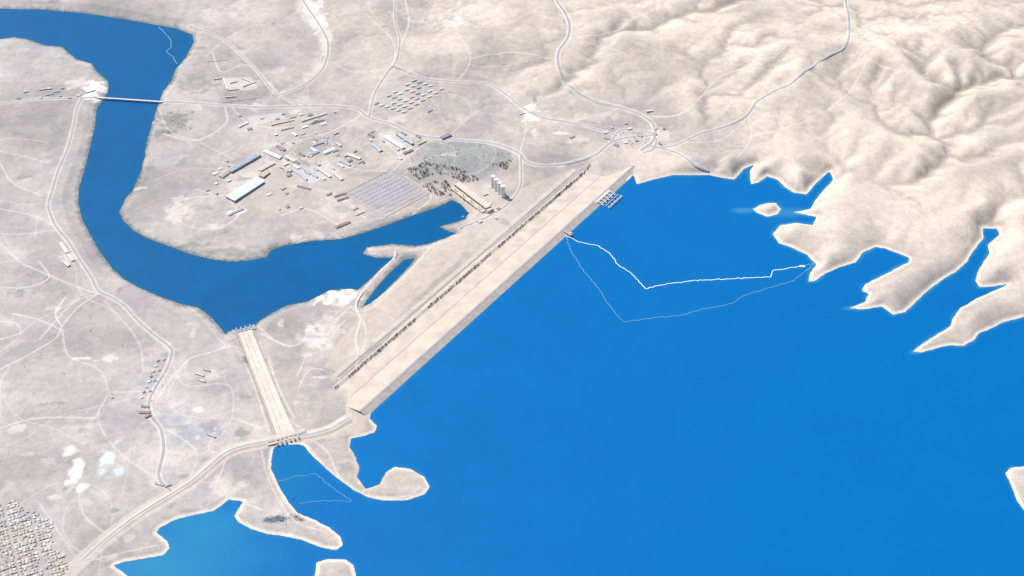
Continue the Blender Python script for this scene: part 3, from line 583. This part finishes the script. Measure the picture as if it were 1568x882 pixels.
def lathe(name,loc,prof,m,seg=28):
    v=[];f=[]
    for r,z in prof:
        for k in range(seg): t=2*math.pi*k/seg; v.append((r*math.cos(t),r*math.sin(t),z))
    n=len(prof)
    for i in range(n-1):
        for k in range(seg): f.append((i*seg+k,i*seg+(k+1)%seg,(i+1)*seg+(k+1)%seg,(i+1)*seg+k))
    f.append(tuple((n-1)*seg+k for k in range(seg)))
    return mesh_obj(name,v,f,m,loc=loc)
tank=mat('white_concrete',(.70,.68,.65),.7,.04,.08)
for px,py in [(755,286),(760,291),(765,296),(770,301)]:
    q=G([(px,py)])[0]; lathe('surge_tank',(q[0],q[1],float(hgt(*q))-4),[(19,0),(19,12),(16,14),(16,96),(17.5,97),(17.5,101),(15.5,101.2),(15.5,99),(3,102)],tank)
# ------------------------------------------------------------------ switchyard
steel=mat('galvanised_steel',(.50,.52,.55),.5,.1,.1,.2); q0,q1,q2,q3=G([(532,297),(598,265),(653,295),(590,328)])
m=MB()
for r in range(9):
    t=(r+.5)/9; s0=q0*(1-t)+q3*t; s1=q1*(1-t)+q2*t; e=s1-s0; L=np.linalg.norm(e); ang=math.atan2(e[1],e[0]); z=float(hgt(*((s0+s1)/2)))
    cc=(s0+s1)/2; m.box((cc[0],cc[1],z+15.0),(L,1.3,1.3),ang)
    for k in range(17):
        q=s0+e*k/16; m.box((q[0],q[1],z-1),(1.0,1.0,15.9),ang+.01)
    for k in range(24):
        q=s0+e*(k+.5)/24+np.array([math.sin(ang),-math.cos(ang)])*12; m.box((q[0],q[1],z-1),(2.4,4,4),ang,m=1)
m.obj('electrical_switchyard',[steel,roofs['d']])
def wall_loop(name,pts,h,m):
    p=G(pts+[pts[0]]); mb=MB()
    for a,b in zip(p[:-1],p[1:]):
        e=b-a;L=np.linalg.norm(e); n=max(1,int(L/30))
        for k in range(n):
            c=a+e*(k+.5)/n; mb.box((c[0],c[1],float(hgt(*c))-1.5),(L/n,1.2,h+1.5),math.atan2(e[1],e[0]))
    return mb.obj(name,[m])
wall_loop('perimeter_wall',[(527,297),(599,260),(660,295),(590,333)],3,walls['w'])
wall_loop('perimeter_wall',[(318,95),(350,92),(400,150),(340,158)],3,walls['b'])
# ------------------------------------------------------------------ intakes
axang=math.atan2(ax[1],ax[0])
it=empty('power_intake'); c=np.array(unproj(926,302,64)); s0=float(np.dot(c-da,ax)); m=MB(); m2=MB()
for k in range(5):
    s=s0-76+k*38
    for j in range(7):
        d=22-j*13.0; q=da+ax*s+nrm*d; zt=55+d*.30+5; m.box((q[0],q[1],zt-30),(11,12.9,34),axang)
    q=da+ax*s-nrm*70; m.box((q[0],q[1],34),(20,22,30),axang); m2.box((q[0],q[1],64.01),(10,14,6),axang)
for d in (-72,-40,-8): q=da+ax*s0+nrm*d; m.box((q[0],q[1],60.5),(176,4,2.6),axang)
q=da+ax*s0+nrm*34; m.box((q[0],q[1],58),(180,20,9.6),axang)
m.obj('trash_rack_frames',[mat('intake_concrete',(.55,.55,.53))],it); m2.obj('hoist_houses',[roofs['b']],it)
it=empty('outlet_intake_tower'); c=np.array(unproj(864,356,60)); s1=float(np.dot(c-da,ax)); m=MB(); q=da+ax*s1-nrm*22; m.box((q[0],q[1],20),(24,22,50),axang); m.box((q[0],q[1],70.01),(29,27,3),axang); m.obj('tower',[conc],it)
m=MB(); m.box((q[0],q[1],73.02),(16,14,7),axang); m.obj('hoist_house',[walls['w']],it); m=MB(); q=da+ax*s1+nrm*20; m.box((q[0],q[1],68.6),(7,58,1.8),axang); m.obj('footbridge',[conc],it)
# ------------------------------------------------------------------ trees
leaf=[mat('foliage_dark',(.065,.085,.068),.9,.3,.4),mat('foliage_light',(.12,.14,.105),.9,.3,.4),mat('bark',(.15,.11,.08))]
def trees(name,pts,hmin,hmax,n=22):
    v=[];f=[];fm=[]
    for (x,y) in pts:
        z=float(hgt(x,y)); h=rng.uniform(hmin,hmax); r=h*rng.uniform(.32,.5); o=len(v)
        for k in range(4):
            t=k*1.5708; v.append((x+.35*math.cos(t),y+.35*math.sin(t),z-.5))
        for k in range(4):
            t=k*1.5708; v.append((x+.12*math.cos(t),y+.12*math.sin(t),z+h*.7))
        for k in range(4): f.append((o+k,o+(k+1)%4,o+4+(k+1)%4,o+4+k)); fm.append(2)
        for k in range(n):
            d=rng.normal(size=3); d/=np.linalg.norm(d); rr=rng.uniform(.35,1)**.5
            c=np.array([x,y,z+h*.6])+d*np.array([r,r,h*.42])*rr; a=rng.normal(size=3); a/=np.linalg.norm(a); b=np.cross(a,rng.normal(size=3)); b/=np.linalg.norm(b); s=r*rng.uniform(.25,.5)
            o=len(v); v+= [tuple(c+a*s),tuple(c+b*s*.8),tuple(c-a*s*.9),tuple(c-b*s)]; f.append((o,o+1,o+2,o+3)); fm.append(0 if rng.random()<.62 else 1)
    return mesh_obj(name,v,np.array(f),leaf,fm)
row=[]
s=60
while s<DL-60:
    if fbm(np.array(s*1.0),np.array(3.0),260,2,400)>-.28 and rng.random()<.93: row.append(tuple(da+ax*s+nrm*(DT-2+rng.normal()*3)))
    s+=rng.uniform(7,14)
trees('tree_row',row,10,17,24)
def scatter(pts,n,dens=None):
    p=G(pts); x0,y0=p.min(0);x1,y1=p.max(0); q=rng.uniform(size=(n,2))*[x1-x0,y1-y0]+[x0,y0]
    d=sdf(p,q[:,0],q[:,1]); nz=fbm(q[:,0],q[:,1],70,3,500); return q[(d<0)&(nz>(dens if dens is not None else -.1))]
trees('tree_grove',scatter([(640,255),(665,225),(700,215),(740,218),(785,238),(735,272),(700,262)],480,.0),5,9,12)
g=[scatter([(622,258),(650,248),(690,255),(722,262),(735,276),(700,284),(690,268),(660,268),(640,276)],800,-.15),scatter([(645,285),(680,272),(690,285),(695,300),(670,300)],300,-.15),scatter([(752,252),(785,244),(775,260)],90,-.3)]
trees('tree_grove',np.concatenate(g),8,14,20)
cand=np.concatenate([smooth_line(rivp[:66],9),smooth_line(rivp[66:],9)])
cand=cand[(cand[:,0]>-4300)]
nz=fbm(cand[:,0],cand[:,1],160,3,600); cand=cand[nz>.02]; nt_=[]
for q in cand:
    for _ in range(2):
        w=q+rng.normal(size=2)*13; j,i=np.searchsorted(ys,w[1]),np.searchsorted(xs,w[0])
        if 3<dr[j,i]<45 and not(abs((w-sp1)@sn)<120 and abs((w-sp1)@sa)<120): nt_.append(w)
trees('riverside_scrub',nt_,3,8,12)
sc=[]
for poly_,n in [([(20,520),(120,470),(240,520),(200,640),(60,640)],60),([(330,60),(400,90),(420,140),(330,150)],50),([(400,195),(520,185),(560,230),(470,260)],120),([(560,240),(650,205),(700,215),(640,250)],120),([(210,560),(260,560),(250,640),(210,640)],60),([(240,170),(300,170),(290,205),(240,205)],160),([(405,790),(465,785),(465,805),(410,803)],90),([(920,195),(1020,190),(1020,225),(930,230)],70)]: sc.append(scatter(poly_,n,-.2))
sc.append(np.array(tt))
trees('scattered_trees',np.concatenate(sc),5,9,14)
# ------------------------------------------------------------------ floating booms
fl=mat('boom_float_white',(.85,.87,.85),.5,.1,.05); fl2=mat('boom_float_weathered',(.20,.36,.48),.6,.1,.1)
def boom(name,pts,z,w,m,ln=16,h=1.4,jit=3):
    p=P(pts,z); q=[p[0]]
    for a,b in zip(p[:-1],p[1:]):
        n=max(1,int(np.linalg.norm(b-a)/(ln+1)))
        for k in range(1,n+1): q.append(a+(b-a)*k/n+ (rng.normal(size=2)*jit if k<n else 0))
    mb=MB()
    for a,b in zip(q[:-1],q[1:]):
        c=(a+b)/2; e=b-a; L=np.linalg.norm(e); an=math.atan2(e[1],e[0]); mb.box((c[0],c[1],z-.6),(L*.88,w,h),an); mb.box((c[0],c[1],z-.3),(L,w*.25,.5),an)
    return mb.obj(name,[m])
boom('floating_boom',[(866,360),(885,370),(918,377),(935,390),(945,404),(970,422),(988,442),(1025,434),(1060,430),(1120,427),(1180,424),(1184,414),(1226,408)],RES,5,fl)
boom('floating_boom',[(866,361),(875,385),(890,410),(915,440),(935,470),(955,493),(990,488),(1040,483),(1085,472),(1120,465),(1140,452),(1170,443),(1215,430),(1248,404)],RES,3.0,fl2)
boom('floating_boom',[(1228,408),(1238,405),(1250,401)],RES,3.6,fl2)
boom('floating_boom',[(424,738),(450,730),(484,725),(505,744),(538,767)],RES,2.2,fl2); boom('floating_boom',[(458,771),(495,766),(538,768)],RES,2.2,fl2)
boom('floating_boom',[(243,41),(252,50),(262,62),(262,72),(255,79),(266,88),(271,98)],0,5,fl2)
q=np.array(unproj(1228,408,RES)); bt=empty('work_barge',(q[0],q[1],RES)); m=MB()
m.add([(-16,-7,-1),(16,-7,-1),(22,0,-1),(16,7,-1),(-16,7,-1),(-16,-7,2.4),(16,-7,2.4),(22,0,2.8),(16,7,2.4),(-16,7,2.4)],[(5,6,7,8,9),(0,1,6,5),(1,2,7,6),(2,3,8,7),(3,4,9,8),(4,0,5,9)]); m.obj('hull',[fl],bt)
m=MB(); m.box((-6,0,2.41),(10,8,4)); m.box((-6,0,6.42),(11,9,.4)); m.obj('cabin',[fl],bt); m=MB(); m.box((8,0,2.5),(1,1,12)); m.box((8,0,14.51),(10,.8,.8),.4); m.obj('crane',[steel],bt)
# ------------------------------------------------------------------ light, sky, camera
w=bpy.data.worlds.new('World'); scene.world=w; w.use_nodes=True; nt=w.node_tree; bg=nt.nodes['Background']
sky=nt.nodes.new('ShaderNodeTexSky'); sky.sky_type='NISHITA'; sky.sun_disc=False
EL=math.radians(54); AZ=math.radians(-50)
sky.sun_elevation=EL; sky.sun_rotation=AZ; sky.altitude=400; sky.dust_density=2.5
nt.links.new(sky.outputs[0],bg.inputs[0]); bg.inputs[1].default_value=.15
sl=bpy.data.lights.new('sun','SUN'); sl.energy=4.8; sl.angle=math.radians(.5); sl.color=(1,.965,.92)
so=bpy.data.objects.new('sun',sl); scene.collection.objects.link(so)
from mathutils import Vector
dv=Vector((math.sin(AZ)*math.cos(EL),math.cos(AZ)*math.cos(EL),math.sin(EL))); so.rotation_euler=dv.to_track_quat('Z','Y').to_euler(); so.location=(0,7000,3000)
cam=bpy.data.cameras.new('camera'); co=bpy.data.objects.new('camera',cam); scene.collection.objects.link(co)
co.location=(0,0,CAMH); co.rotation_euler=(A_,0,0); cam.sensor_fit='HORIZONTAL'; cam.angle=math.radians(40); cam.clip_start=10; cam.clip_end=200000
scene.camera=co
scene.view_settings.view_transform='Standard'; scene.view_settings.look='None'; scene.view_settings.exposure=0
print('total',time.time()-T0)
